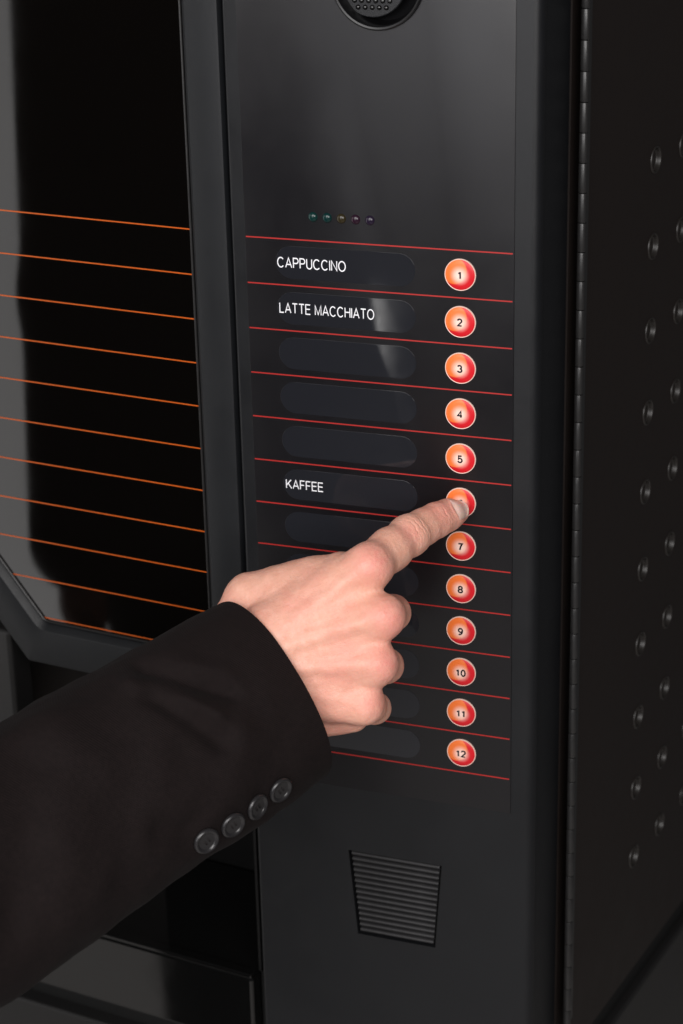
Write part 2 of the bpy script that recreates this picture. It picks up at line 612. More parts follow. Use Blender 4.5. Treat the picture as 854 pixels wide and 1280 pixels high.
def surface_net(sdf, lo, hi, h):
    lo, hi = np.asarray(lo, float), np.asarray(hi, float)
    n = np.ceil((hi - lo) / h).astype(int) + 1
    ax = [lo[i] + h * np.arange(n[i]) for i in range(3)]
    G = np.stack(np.meshgrid(*ax, indexing='ij'), -1).reshape(-1, 3).astype(np.float32)
    D = np.concatenate([sdf(c) for c in np.array_split(G, max(1, len(G) // 400000))]).reshape(n)
    s = D < 0
    c = n - 1
    cnt = np.zeros(c, np.int8)
    for i in (0, 1):
        for j in (0, 1):
            for k in (0, 1):
                cnt += s[i:i + c[0], j:j + c[1], k:k + c[2]]
    act = (cnt > 0) & (cnt < 8)
    idx = np.full(c, -1, np.int64)
    cells = np.argwhere(act)
    idx[act] = np.arange(len(cells))
    acc = np.zeros((len(cells), 3))
    num = np.zeros(len(cells))
    corners = [(i, j, k) for i in (0, 1) for j in (0, 1) for k in (0, 1)]
    for e0 in range(8):
        for e1 in range(e0 + 1, 8):
            a, b = np.array(corners[e0]), np.array(corners[e1])
            if np.abs(a - b).sum() != 1:
                continue
            da = D[tuple((cells + a).T)]
            db = D[tuple((cells + b).T)]
            x = (da < 0) != (db < 0)
            t = np.where(x, da / np.where(x, da - db, 1), 0)
            acc += np.where(x[:, None], a + t[:, None] * (b - a), 0)
            num += x
    V = lo + h * (cells + acc / num[:, None])
    F = []
    for d in range(3):
        u, w = (d + 1) % 3, (d + 2) % 3
        sl0 = [slice(None)] * 3
        sl1 = [slice(None)] * 3
        sl0[d] = slice(0, -1)
        sl1[d] = slice(1, None)
        cross = s[tuple(sl0)] != s[tuple(sl1)]
        e = np.argwhere(cross)
        ok = (e[:, u] > 0) & (e[:, w] > 0) & (e[:, u] < c[u]) & (e[:, w] < c[w])
        e = e[ok]
        du = np.zeros(3, int)
        du[u] = 1
        dw = np.zeros(3, int)
        dw[w] = 1
        q = np.stack([idx[tuple((e - du - dw).T)], idx[tuple((e - dw).T)], idx[tuple(e.T)], idx[tuple((e - du).T)]], 1)
        inside = s[tuple(e.T)]
        q[~inside] = q[~inside][:, ::-1]
        F.append(q)
    return V, np.concatenate(F)


def gradient(sdf, V, e=0.12):
    V = V.astype(np.float32)
    g = np.zeros_like(V)
    for i in range(3):
        d = np.zeros(3, np.float32)
        d[i] = e
        g[:, i] = (sdf(V + d) - sdf(V - d)) / (2 * e)
    return g


def project(sdf, V, steps=2):
    for _ in range(steps):
        g = gradient(sdf, V)
        d = sdf(V.astype(np.float32))
        V = V - np.clip(d, -2, 2)[:, None] * g / np.maximum((g * g).sum(1), 0.2)[:, None]
    return V


def subdivide(V, F):
    """one linear split of a quad mesh"""
    E = np.sort(np.concatenate([F[:, [0, 1]], F[:, [1, 2]], F[:, [2, 3]], F[:, [3, 0]]]), axis=1)
    key = E[:, 0].astype(np.int64) * len(V) + E[:, 1]
    uk, inv = np.unique(key, return_inverse=True)
    a, b = uk // len(V), uk % len(V)
    n0, ne, nf = len(V), len(uk), len(F)
    V2 = np.concatenate([V, (V[a] + V[b]) / 2, V[F].mean(1)])
    e = (n0 + inv).reshape(4, nf).T
    c = n0 + ne + np.arange(nf)
    F2 = np.concatenate([np.stack([F[:, k], e[:, k], c, e[:, (k + 3) % 4]], 1) for k in range(4)])
    return V2, F2


def mesh_from_arrays(name, V, F, mat, parent, origin, attr=None):
    o3 = np.asarray(origin, float)
    v = ((V - o3) * S).astype(np.float32)
    me = bpy.data.meshes.new(name)
    me.vertices.add(len(v))
    me.vertices.foreach_set('co', v.ravel())
    k = F.shape[1]
    me.loops.add(F.size)
    me.loops.foreach_set('vertex_index', F.astype(np.int32).ravel())
    me.polygons.add(len(F))
    me.polygons.foreach_set('loop_start', np.arange(0, F.size, k, dtype=np.int32))
    me.polygons.foreach_set('loop_total', np.full(len(F), k, np.int32))
    me.update(calc_edges=True)
    me.validate()
    me.polygons.foreach_set('use_smooth', [True] * len(me.polygons))
    if attr is not None:
        for an, av in attr.items():
            at = me.attributes.new(an, 'FLOAT', 'POINT')
            at.data.foreach_set('value', av.astype(np.float32))
    me.materials.append(mat)
    ob = bpy.data.objects.new(name, me)
    col.objects.link(ob)
    ob.location = tuple(o3 * S)
    if parent is not None:
        attach(ob, parent)
    return ob


def thing(name, label, cat, loc):
    o = bpy.data.objects.new(name, None)
    o.empty_display_size = 0.1
    col.objects.link(o)
    o.location = tuple(np.asarray(loc, float) * S)
    o['label'] = label
    o['category'] = cat
    bpy.context.view_layer.update()
    return o


# ================================================================ the setting
fl = box('floor', -4500, 3500, -5000, 1400, FLOOR_Z - 20, FLOOR_Z, M['floor'])
fl['kind'] = 'structure'

# ================================================================ the vending machine
machine = thing('vending_machine', 'black coffee vending machine with twelve orange and red selection buttons', 'vending machine', (0, 200, FLOOR_Z))

KS = 0.15                                   # the side wall opens 8.5 degrees from the panel
SD = np.array([KS, 1.0]) / math.hypot(KS, 1)          # along the side wall, backwards
SN = np.array([SD[1], -SD[0]])                        # out of the side wall
MD = 0.125
DD = np.array([-1.0, MD]) / math.hypot(1, MD)         # along the door, to the left
DN = np.array([DD[1], -DD[0]]) * -1                   # out of the door, towards the viewer
if DN[1] > 0:
    DN = -DN
DOOR0 = np.array([-12.0, 0.0])
TOP = 330.0


def door_pt(u, n, z):
    """u: mm to the left along the door, n: mm out of the door plane towards the viewer"""
    q = DOOR0 + DD * u + DN * n
    return (q[0], q[1], z)


def side_pt(y, n, z, x_at_hinge=192.4):
    """y: distance back from the panel plane along the side wall, n: outwards"""
    x = x_at_hinge + KS * (y - 48.0)
    return (x + SN[0] * n, y + SN[1] * n, z)


# --- cabinet behind everything
sr0 = side_pt(50, -9, 0)
sr1 = side_pt(600, -9, 0)
ur = 420.0
dl0 = door_pt(ur, -34, 0)
dl1 = (dl0[0] + SD[0] * 560, dl0[1] + SD[1] * 560, 0)
dr0 = door_pt(4, -34, 0)
cab = [(sr0[0], sr0[1]), (sr1[0], sr1[1]), (dl1[0], dl1[1]), (dl0[0], dl0[1]), (door_pt(300, -34, 0)[0], door_pt(300, -34, 0)[1]), (-60, 190), (-4, 190), (-4, 52)]
prism('cabinet', cab, -570, TOP, 'z', M['sheet'], machine)
cab_up = [(-6, 50.5), (-6, 189), (-61, 189)] + [tuple(door_pt(299, -34.5, 0)[:2]), tuple(door_pt(4, -34.5, 0)[:2])]
prism('upper_front', cab_up, -318, TOP - 2, 'z', M['matte_black'], machine)

# --- side sheet with pressed dimples
ROWS, COLS = 10, 6
BZ0, BPZ, BY0, BPY = 23.8, 55.4, 164.0, 50.4
sheet = box('side_panel', 51, 598, 0.2, 0, -571, TOP - 4, M['sheet'], None, to=lambda y, n, z: side_pt(y, 0 if n < 0.1 else -1.5, z))
cut_v, cut_f = [], []
for r in range(ROWS):
    for c in range(COLS):
        b0 = len(cut_v)
        for n in (3, -6):
            for k in range(28):
                t = 2 * math.pi * k / 28
                cut_v.append(side_pt(BY0 + BPY * c + 7.4 * math.cos(t), n, BZ0 - BPZ * r + 7.4 * math.sin(t)))
        cut_f.append(tuple(range(b0, b0 + 28)))
        cut_f.append(tuple(range(b0 + 55, b0 + 27, -1)))
        for k in range(28):
            k2 = (k + 1) % 28
            cut_f.append((b0 + k, b0 + 28 + k, b0 + 28 + k2, b0 + k2))
cutter = new_mesh('cutter', cut_v, cut_f)
fix_normals(cutter)
fix_normals(sheet)
boolean_cut(sheet, [cutter])
attach(sheet, machine)
# the cabinet stands just behind the sheet, so the dishes are shallow cups of their own
dim = None
prof = [(8.8, -0.3), (8.7, 0.3), (8.4, 0.75), (8.0, 0.9), (7.6, 0.7), (7.35, 0.2), (7.2, -1.7), (6.9, -2.4), (6.3, -2.75), (5.4, -2.8), (0.2, -2.8)]
for r in range(ROWS):
    for c in range(COLS):
        o = side_pt(BY0 + BPY * c, 0, BZ0 - BPZ * r)
        if dim is None:
            dim = lathe('dimple', prof, M['dimple'], machine, 36, o, (SN[0], SN[1], 0))
        else:
            copy_of(dim, 'dimple', o, machine)

# --- long hinge between cover and cabinet
hz0, hp = 131.1, 17.44
hx, hy, _ = side_pt(47.5, 0.2, 0)
prism('hinge_pin', [(hx + 1.5 * math.cos(t), hy + 1.5 * math.sin(t)) for t in np.linspace(0, 2 * math.pi, 13)[:-1]], -541, TOP - 8, 'z', M['rubber'], machine)
box('hinge_leaf', 1.0, 6.0, 0, 1, -541, TOP - 8, M['hinge'], machine, 0.3, 2, to=lambda a, b, z: side_pt(47.5 + a, 0.35 + b * 1.4, z))
knuckle = None
for i in range(-11, 39):
    zc = hz0 - hp * i - hp / 2
    o = (hx, hy, zc)
    if knuckle is None:
        R0, hl = 2.6, hp / 2 - 0.3
        ring = [(hx + R0 * math.cos(t), hy + R0 * math.sin(t)) for t in np.linspace(0, 2 * math.pi, 25)[:-1]]
        knuckle = prism('hinge_knuckle', ring, zc - hl, zc + hl, 'z', M['hinge'], None, 0.22, 2, origin=o)
        auto_smooth(knuckle.data, 40)
        attach(knuckle, machine)
    else:
        copy_of(knuckle, 'hinge_knuckle', o, machine)

# --- control cover (the narrow front door with rounded edges)
out = []
for k in range(7):                           # left edge, radius 2.5
    t = math.pi + (math.pi / 2) * k / 6
    out.append((-9.8 + 2.5 + 2.5 * math.cos(t), 2.5 + 2.5 * math.sin(t)))
sx0 = 180.4
cx, cr = 174.4, 6.2
for k in range(13):                          # right edge, a bull nose
    t = -math.pi / 2 + (math.pi / 2 + KS) * k / 12
    out.append((cx + cr * math.cos(t), cr + cr * math.sin(t)))
xe, ye = out[-1]
out += [(xe - 1.3, ye + 0.5), (xe - 1.3 + KS * 36.0, ye + 36.5), (xe - 14, ye + 38), (-9.8, 44)]
cover = prism('front_cover', out, -566, TOP - 4, 'z', M['cover'], None, origin=(80, 0, 0))
GT, GB = -407.5, -468.8                      # grille pocket
trap = lambda e: [(56.2 - e, GT + e), (119.1 + e, GT + e), (114.2 + e, GB - e), (61.6 - e, GB - e)]
pocket = prism('cutter', trap(0.7), -5, 5.5, 'y', None)
BOWL = (86.0, 149.9)
cyl = prism('cutter', [(BOWL[0] + 25.2 * math.cos(t), BOWL[1] + 25.2 * math.sin(t)) for t in np.linspace(0, 2 * math.pi, 65)[:-1]], -8, 32, 'y', None)
fix_normals(cover)
boolean_cut(cover, [pocket, cyl])
attach(cover, machine)

# grille
gb = prism('grille_back', trap(0.0), 4.2, 5.6, 'y', M['matte_black'], machine)
NS = 15
for i in range(NS):
    f0, f1 = (i + 0.12) / NS, (i + 0.9) / NS
    z0, z1 = GT + (GB - GT) * f0, GT + (GB - GT) * f1
    xl = lambda f: 56.2 + (61.6 - 56.2) * f + 1.0
    xr = lambda f: 119.1 + (114.2 - 119.1) * f - 1.0
    zm = (z0 + z1) / 2
    h = abs(z1 - z0) / 2
    vs = []
    for x in (xl((f0 + f1) / 2), xr((f0 + f1) / 2)):
        for k in range(9):
            t = math.pi * k / 8
            vs.append((x, 3.4 - 2.6 * math.sin(t), zm + h * math.cos(t)))
    fs = [(k, k + 1, k + 10, k + 9) for k in range(8)] + [tuple(range(8, -1, -1)), tuple(range(9, 18))]
    new_mesh('slat', vs, fs, M['rib'], machine, origin=((vs[0][0] + vs[-1][0]) / 2, 3.4, zm), shade_angle=50)

# finger bowl at the top of the panel
lathe('return_bowl', [(27.4, 0.0), (27.4, 1.5), (26.6, 2.1), (25.6, 1.8), (25.0, 0.4), (24.6, -3), (23.4, -13), (20, -15.5), (0.3, -16)], M['bowl'], machine, 64, (BOWL[0], -0.7, BOWL[1]), (0, -1, 0))
flap = prism('return_flap', [(BOWL[0] - 6 + 20.5 * math.cos(t), BOWL[1] - 1 + 20.5 * math.sin(t)) for t in np.linspace(0, 2 * math.pi, 41)[:-1]], 6.5, 9.0, 'y', M['cover'], machine, 0.6)
dot = None
for i in range(-5, 6):
    for j in range(-5, 6):
        x = BOWL[0] - 6 + i * 4.2 + (2.1 if j % 2 else 0)
        z = BOWL[1] - 1 + j * 3.7
        if math.hypot(x - BOWL[0] + 6, z - BOWL[1] + 1) > 18.2:
            continue
        if dot is None:
            dot = lathe('grip_dot', [(1.5, 0), (1.4, 0.6), (1.0, 1.1), (0.4, 1.35), (0.05, 1.4)], M['gloss'], flap, 12, (x, 6.5, z))
        else:
            copy_of(dot, 'grip_dot', (x, 6.5, z), flap)

# --- printed foil with the lines, windows, lettering and buttons
W = 165.6
foil = prism('label_panel', [(-0.4, TOP - 30), (W, TOP - 30), (W, -360.4), (-0.4, -360.4)], -0.65, 0.02, 'y', M['foil'], None, 0.25, 2, origin=(80, -0.6, 0))
cyl2 = prism('cutter', [(BOWL[0] + 27.0 * math.cos(t), BOWL[1] + 27.0 * math.sin(t)) for t in np.linspace(0, 2 * math.pi, 65)[:-1]], -6, 6, 'y', None)
boolean_cut(foil, [cyl2])
attach(foil, machine)
ln = None
for i in range(13):
    z = -28.0 * i
    if ln is None:
        ln = box('red_stripe', 0.3, W - 0.9, -0.76, -0.62, z - 0.38, z + 0.38, M['red_line'], foil)
        l0 = ln.location.copy()
    else:
        copy_of(ln, 'red_stripe', np.array(l0) / S - np.array([0, 0, 28.0 * i]), foil)

pv = []
R1 = 9.9
for k in range(25):
    t = -math.pi / 2 + math.pi * k / 24
    pv.append((106.2 - R1 + R1 * math.cos(t), -14 + R1 * math.sin(t)))
for k in range(25):
    t = math.pi / 2 + math.pi * k / 24
    pv.append((19.0 + R1 + R1 * math.cos(t), -14 + R1 * math.sin(t)))
pill = None
for i in range(12):
    if pill is None:
        pill = prism('label_window', pv, -0.76, -0.6, 'y', M['pill'], machine, 0.07, 2, origin=(62.6, -0.8, -14))
    else:
        copy_of(pill, 'label_window', (62.6, -0.8, -14 - 28 * i), machine)

text_mesh('lettering', 'CAPPUCCINO', 19.9, 63.3, -14.2, 6.5, -0.84, M['white_print'], machine)
text_mesh('lettering', 'LATTE MACCHIATO', 20.3, 80.5, -42.0, 6.5, -0.84, M['white_print'], machine)
text_mesh('lettering', 'KAFFEE', 20.6, 45.3, -154.2, 6.2, -0.84, M['white_print'], machine)

# selection buttons
UB, BR = 133.6, 9.4
cap0 = rim0 = None
for i in range(12):
    zc = -14.24 - 28.0 * i
    o = (UB, -0.6, zc)
    if cap0 is None:
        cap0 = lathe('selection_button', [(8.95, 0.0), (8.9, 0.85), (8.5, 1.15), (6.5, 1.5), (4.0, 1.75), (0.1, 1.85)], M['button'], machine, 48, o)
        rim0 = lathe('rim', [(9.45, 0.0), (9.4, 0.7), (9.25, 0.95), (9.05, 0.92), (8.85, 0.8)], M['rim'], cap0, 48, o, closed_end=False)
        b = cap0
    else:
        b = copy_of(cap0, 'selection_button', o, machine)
        copy_of(rim0, 'rim', o, b)
    b['label'] = 'orange and red round selection button numbered %d' % (i + 1)
    text_mesh('number', str(i + 1), UB, None, zc, 5.0, -2.50, M['ink'], b, 0.20, 0.30)

# five small indicator lenses
for i, c in enumerate([(0.004, 0.035, 0.032, 1), (0.004, 0.033, 0.032, 1), (0.036, 0.028, 0.012, 1), (0.028, 0.010, 0.022, 1), (0.020, 0.012, 0.030, 1)]):
    o = (43.4 + 8.85 * i, -0.6, 14.2)
    lathe('indicator_lamp', [(3.0, 0.0), (2.9, 0.35), (2.5, 0.9), (1.7, 1.45), (0.8, 1.7), (0.05, 1.75)], led_material('lens_%d' % i, c), machine, 24, o)

# --- door with its glass
gr, gb_, chx, chz = 27.6, -284.5, 161.0, -284.5    # right edge, bottom, chamfer start (mm along door)
gl = 330.0
glass_out = [(gr, TOP - 40), (gr, gb_), (chx, gb_), (chx + 95, gb_ + 113), (chx + 95, TOP - 40)]
# mm along door counted to the left; frame = outline ring with a rounded inner lip
outer = [(0.4, TOP - 4), (0.4, gb_ - 30), (chx + 14, gb_ - 30), (chx + 124, gb_ + 101), (chx + 124, TOP - 4)]


def rounded(poly, r, seg=6):
    out_ = []
    n = len(poly)
    for i in range(n):
        p0, p1, p2 = (np.array(poly[(i - 1) % n]), np.array(poly[i]), np.array(poly[(i + 1) % n]))
        d0 = (p0 - p1) / np.linalg.norm(p0 - p1)
        d2 = (p2 - p1) / np.linalg.norm(p2 - p1)
        ang = math.acos(np.clip(d0 @ d2, -1, 1))
        tl = r / math.tan(ang / 2)
        bis = (d0 + d2) / np.linalg.norm(d0 + d2)
        c = p1 + bis * r / math.sin(ang / 2)
        a, b = p1 + d0 * tl, p1 + d2 * tl
        va, vb = a - c, b - c
        for k in range(seg + 1):
            t = k / seg
            v = va * (1 - t) + vb * t
            v = v / np.linalg.norm(v) * r
            out_.append(tuple(c + v))
    return out_


gi = rounded(glass_out, 9)
n = len(gi)
go = rounded(outer, 3)


def inset(poly, d):
    """move a convex outline inwards by d"""
    P_ = np.array(poly)
    c = P_.mean(0)
    res = []
    m_ = len(P_)
    for i in range(m_):
        a, b, e = P_[(i - 1) % m_], P_[i], P_[(i + 1) % m_]
        t = (e - a) / max(1e-9, np.linalg.norm(e - a))
        nn = np.array([-t[1], t[0]])
        if nn @ (c - b) < 0:
            nn = -nn
        res.append(tuple(b + nn * d))
    return res


loops = [(go, -30), (go, -2.2), (inset(go, 0.7), -0.7), (inset(go, 2.2), 0.0),
         (inset(gi, -5.2), 0.0), (inset(gi, -4.6), -0.2), (inset(gi, -3.9), -0.9), (inset(gi, -2.0), -2.9), (inset(gi, -0.8), -4.3), (inset(gi, -0.2), -5.2), (inset(gi, 0.0), -8.0)]
vs, fs = [], []
for lp, d in loops:
    vs += [door_pt(u, d, z) for (u, z) in lp]
for k in range(len(loops) - 1):
    for i in range(n):
        j = (i + 1) % n
        fs.append((k * n + i, k * n + j, (k + 1) * n + j, (k + 1) * n + i))
frame = new_mesh('door_frame', vs, fs, M['door'], None, origin=door_pt(80, 0, -100))
fix_normals(frame)
auto_smooth(frame.data, 35)
attach(frame, machine)
# seal bead round the pane
vs, fs = [], []
bl = [(inset(gi, 0.1), -5.0), (inset(gi, 0.3), -4.2), (inset(gi, 0.9), -3.9), (inset(gi, 1.5), -4.3), (inset(gi, 1.7), -6.0)]
for lp, d in bl:
    vs += [door_pt(u, d, z) for (u, z) in lp]
for k in range(len(bl) - 1):
    for i in range(n):
        j = (i + 1) % n
        fs.append((k * n + i, k * n + j, (k + 1) * n + j, (k + 1) * n + i))
bead = new_mesh('window_seal', vs, fs, M['hinge'], None, origin=door_pt(80, 0, -100))
fix_normals(bead)
auto_smooth(bead.data, 50)
attach(bead, machine)
ge = inset(gi, 0.4)
vs = [door_pt(u, -5.4, z) for (u, z) in ge] + [door_pt(u, -9.0, z) for (u, z) in ge]
fs = [tuple(range(n)), tuple(range(2 * n - 1, n - 1, -1))] + [(i, i + n, (i + 1) % n + n, (i + 1) % n) for i in range(n)]
pane = new_mesh('window_pane', vs, fs, M['glass'], None, origin=door_pt(80, 0, -100))
fix_normals(pane)
attach(pane, machine)
for i in range(11):
    z = -28.1 * i - 0.3
    ul = chx + 94 if z > gb_ + 113 else chx + (z - gb_) * 95 / 113 - 1.5
    box('orange_stripe', gr + 2, ul, -5.38, -5.22, z - 0.38, z + 0.38, M['orange_line'], pane, to=lambda u, d, zz: door_pt(u, d, zz))

# --- lower front: serving niche, drip tray, plinth
box('niche_back', 6, 300, -130, -126, -523, -316, M['matte_black'], machine, to=door_pt)
box('niche_liner', 3.2, 5.2, -126, -8, -520, -316, M['matte_black'], machine, to=door_pt)
box('lower_front', 196, 300, -32, -9, -520, -300, M['base'], machine, 3, 3, to=door_pt)
tray = box('drip_tray', 6.5, 208, -126, -1, -580, -523, M['gloss'], machine, 2.6, 3, to=door_pt)
box('tray_lip', 8, 206, -10, -1.6, -524.2, -520.8, M['gloss'], machine, 1.0, 3, to=door_pt)
box('tray_side_gap', 1.0, 5.8, -60, -12, -590, -523, M['rubber'], machine, to=door_pt)
box('base_gap', -2, 300, -120, -14, -597, -581, M['rubber'], machine, to=door_pt)

# --- base cabinet
bs = [side_pt(8, -0.2, 0)[:2], side_pt(600, -0.2, 0)[:2], tuple(dl1[:2]), tuple(door_pt(ur, 0, 0)[:2]), tuple(door_pt(0, 0, 0)[:2]), (170, -0.5)]
prism('base_cabinet', bs, FLOOR_Z + 4, -597.5, 'z', M['base'], machine, 2.5, 3)
bs2 = [side_pt(14, -7, 0)[:2], side_pt(590, -7, 0)[:2], (dl1[0] + 8, dl1[1] - 4), door_pt(ur - 8, -12, 0)[:2], door_pt(10, -12, 0)[:2], (164, 9)]
prism('gasket', bs2, -597, -567, 'z', M['rubber'], machine)

# ================================================================ the person
person = thing('person', 'person in a dark suit jacket pressing button six with the index finger', 'person', (-330, -560, FLOOR_Z))

# hand space: x right, y up, z towards the camera, mm, at the depth of the fingertip
D0 = 1236.3


def H(px, py, z):
    d = D0 - z
    return np.array([(px - 427.0) / FOC * d, -(py - 640.0) / FOC * d, z])


def to_world(V):
    V = np.atleast_2d(V)
    q = np.stack([V[:, 0], D0 - V[:, 2], V[:, 1]], 1)
    return CAM + q @ ROT.T


def to_hand(Wp):
    q = (np.atleast_2d(Wp) - CAM) @ ROT
    return np.stack([q[:, 0], q[:, 2], D0 - q[:, 1]], 1)


# joints
I_mcp, I_a, I_pip, I_b, I_dip, I_c, I_tip = (H(460, 709, 65), H(487, 687.5, 50), H(511.5, 669.5, 38), H(529, 659, 29), H(545, 650.5, 21), H(559.5, 644, 14), H(571.5, 640, 7.4))
M_mcp, M_pip, M_dip, M_tip = H(475, 770, 70), H(490.5, 766, 21), H(466, 776, 0), H(438, 782, 12)
R_mcp, R_pip, R_dip, R_tip = H(466, 830, 66), H(482, 832, 20), H(456, 838, 0), H(430, 838, 12)
P_mcp, P_pip, P_dip, P_tip = H(452, 880, 58), H(468.5, 885, 19), H(444, 888, 4), H(422, 884, 14)
wrist = H(283, 852, 50)
elbow = H(344, 862, 46) + np.array([-0.866, -0.5, math.tan(math.radians(29))]) / math.hypot(1, math.tan(math.radians(29))) * 285


def hand_sdf(p):
    # back of the hand: four metacarpals fanning out of the wrist
    d = cone(p, I_mcp, H(340, 782, 54), 12.6, 15)
    d = smin(d, cone(p, M_mcp, H(335, 805, 58), 12.4, 15), 12)
    d = smin(d, cone(p, R_mcp, H(332, 838, 56), 12.0, 15), 12)
    d = smin(d, cone(p, P_mcp, H(335, 866, 52), 11.6, 15), 12)
    # the flesh between the bones keeps the back nearly level
    d = smin(d, cone(p, H(440, 741, 60), H(350, 795, 58.5), 13.0, 14), 6)
    d = smin(d, cone(p, H(448, 801, 61.5), H(345, 822, 60), 13.0, 14), 6)
    d = smin(d, cone(p, H(430, 853, 56.5), H(345, 850, 57), 12.0, 14), 6)
    # palm filling
    d = smin(d, cone(p, H(430, 760, 46), H(335, 815, 42), 16, 18), 10)
    d = smin(d, cone(p, H(425, 850, 42), H(335, 850, 40), 15, 18), 10)
    # outer edge below the little finger
    d = smin(d, cone(p, H(440, 893, 42), H(345, 900, 36), 10.5, 15), 8)
    # carpus, wrist, forearm
    d = smin(d, cone(p, H(345, 810, 50), wrist, 21, 22), 10)
    d = smin(d, cone(p, H(335, 880, 48), H(283, 875, 50), 18, 20), 10)
    d = smin(d, cone(p, wrist, wrist + (elbow - wrist) * 0.5, 25, 33), 14)
    # thumb: metacarpal rising behind the wrist, folded under the palm
    th = cone(p, H(266, 818, 40), H(309, 747, 33), 15, 11.6)
    th = smin(th, cone(p, H(309, 747, 33), H(362, 743, 14), 11.4, 10.5), 6)
    th = smin(th, cone(p, H(362, 743, 14), H(415, 752, 6), 10.2, 8.5), 4)
    d = smin(d, th, 9)
    # first web muscle between thumb and index
    d = smin(d, cone(p, H(425, 714, 52), H(352, 741, 42), 11.0, 14.5), 9)
    d = smin(d, cone(p, H(392, 728, 44), H(318, 747, 36), 13.5, 13.5), 8)
    # curled fingers: narrower behind the knuckle, wider again at the next joint
    for (a, b, c, e, ra, rb, rc) in ((M_mcp, M_pip, M_dip, M_tip, 9.9, 10.9, 8.6), (R_mcp, R_pip, R_dip, R_tip, 9.5, 10.7, 8.2), (P_mcp, P_pip, P_dip, P_tip, 8.8, 9.6, 7.4)):
        mid = a * 0.42 + b * 0.58
        fi = cone(p, a, mid, ra + 0.6, ra)
        fi = smin(fi, cone(p, mid, b, ra, rb), 4.0)
        fi = smin(fi, cone(p, b, c, rb * 0.97, rc + 0.6), 2.0)
        fi = smin(fi, cone(p, c, e, rc + 0.3, rc - 0.8), 2.0)
        d = smin(d, fi, 1.3)
    # knuckle heads stand out
    for c, r in ((H(463, 708, 67.3), 12.2), (H(480, 771, 72.0), 11.4), (H(472.5, 830, 67.5), 10.8), (H(456.5, 880, 60), 9.8)):
        d = smin(d, ball(p, c, (r, r, r)), 7)
    # index finger
    fi = cone(p, I_mcp, I_a, 12.4, 12.5)
    fi = smin(fi, cone(p, I_a, I_pip, 12.0, 11.2), 4)
    fi = smin(fi, ball(p, I_pip, (11.5, 11.5, 11.5)), 4)
    fi = smin(fi, cone(p, I_pip, I_b, 11.1, 10.3), 4)
    fi = smin(fi, cone(p, I_b, I_dip, 10.2, 9.9), 4)
    fi = smin(fi, cone(p, I_dip, I_c, 9.8, 9.0), 4)
    fi = smin(fi, cone(p, I_c, I_tip, 8.9, 7.2), 4)
    d = smin(d, fi, 3.6)
    # extensor tendons as faint ridges, hollows between them
    for a, b, rr in ((H(462, 706, 76), H(350, 790, 69.5), 2.6), (H(476, 771, 79), H(345, 812, 72.5), 2.6), (H(468, 829, 75), H(345, 838, 71), 2.6), (H(452, 879, 66), H(350, 858, 67), 2.2)):
        d = smin(d, cone(p, a, b, rr, rr), 5)
    for c, r, amp in ((H(447, 740, 84), (16, 6, 9), 0.9), (H(450, 800, 84), (20, 6, 9), 0.4), (H(440, 853, 78), (20, 6.5, 9), 0.9), (H(478, 737, 76), (8, 7, 14), 1.2)):
        q = (p - np.asarray(c, np.float32)) / np.asarray(r, np.float32)
        d = d + amp * np.exp(-np.einsum('ij,ij->i', q, q))
    return d


E1 = (I_tip - I_dip) / np.linalg.norm(I_tip - I_dip)
zc_ = np.array([-0.10, 0.10, 1.0])
E3 = zc_ - (zc_ @ E1) * E1
E3 /= np.linalg.norm(E3)
E2 = np.cross(E3, E1)


def crease(p, c, ax, up, offs, amp, w, half, bow=0.0):
    """fine grooves across a joint on its back"""
    ax = ax / np.linalg.norm(ax)
    up = up - (up @ ax) * ax
    up /= np.linalg.norm(up)
    sd = np.cross(ax, up)
    q = p - np.asarray(c, np.float32)
    s = q @ ax.astype(np.float32)
    l = q @ sd.astype(np.float32)
    u = q @ up.astype(np.float32)
    m_ = np.exp(-(l / half) ** 2) * np.clip(u / 5, 0, 1)
    s = s + bow * l * l / 10 + 0.4 * np.sin(l * 0.55 + 1.3) + 0.2 * np.sin(l * 1.7)
    r = np.zeros(len(p), np.float32)
    for k, (o, am) in enumerate(offs):
        r += am * np.exp(-((s - o - 0.7 * np.sin(l * 0.33 + k * 2.1)) / w) ** 2)
    return amp * r * m_


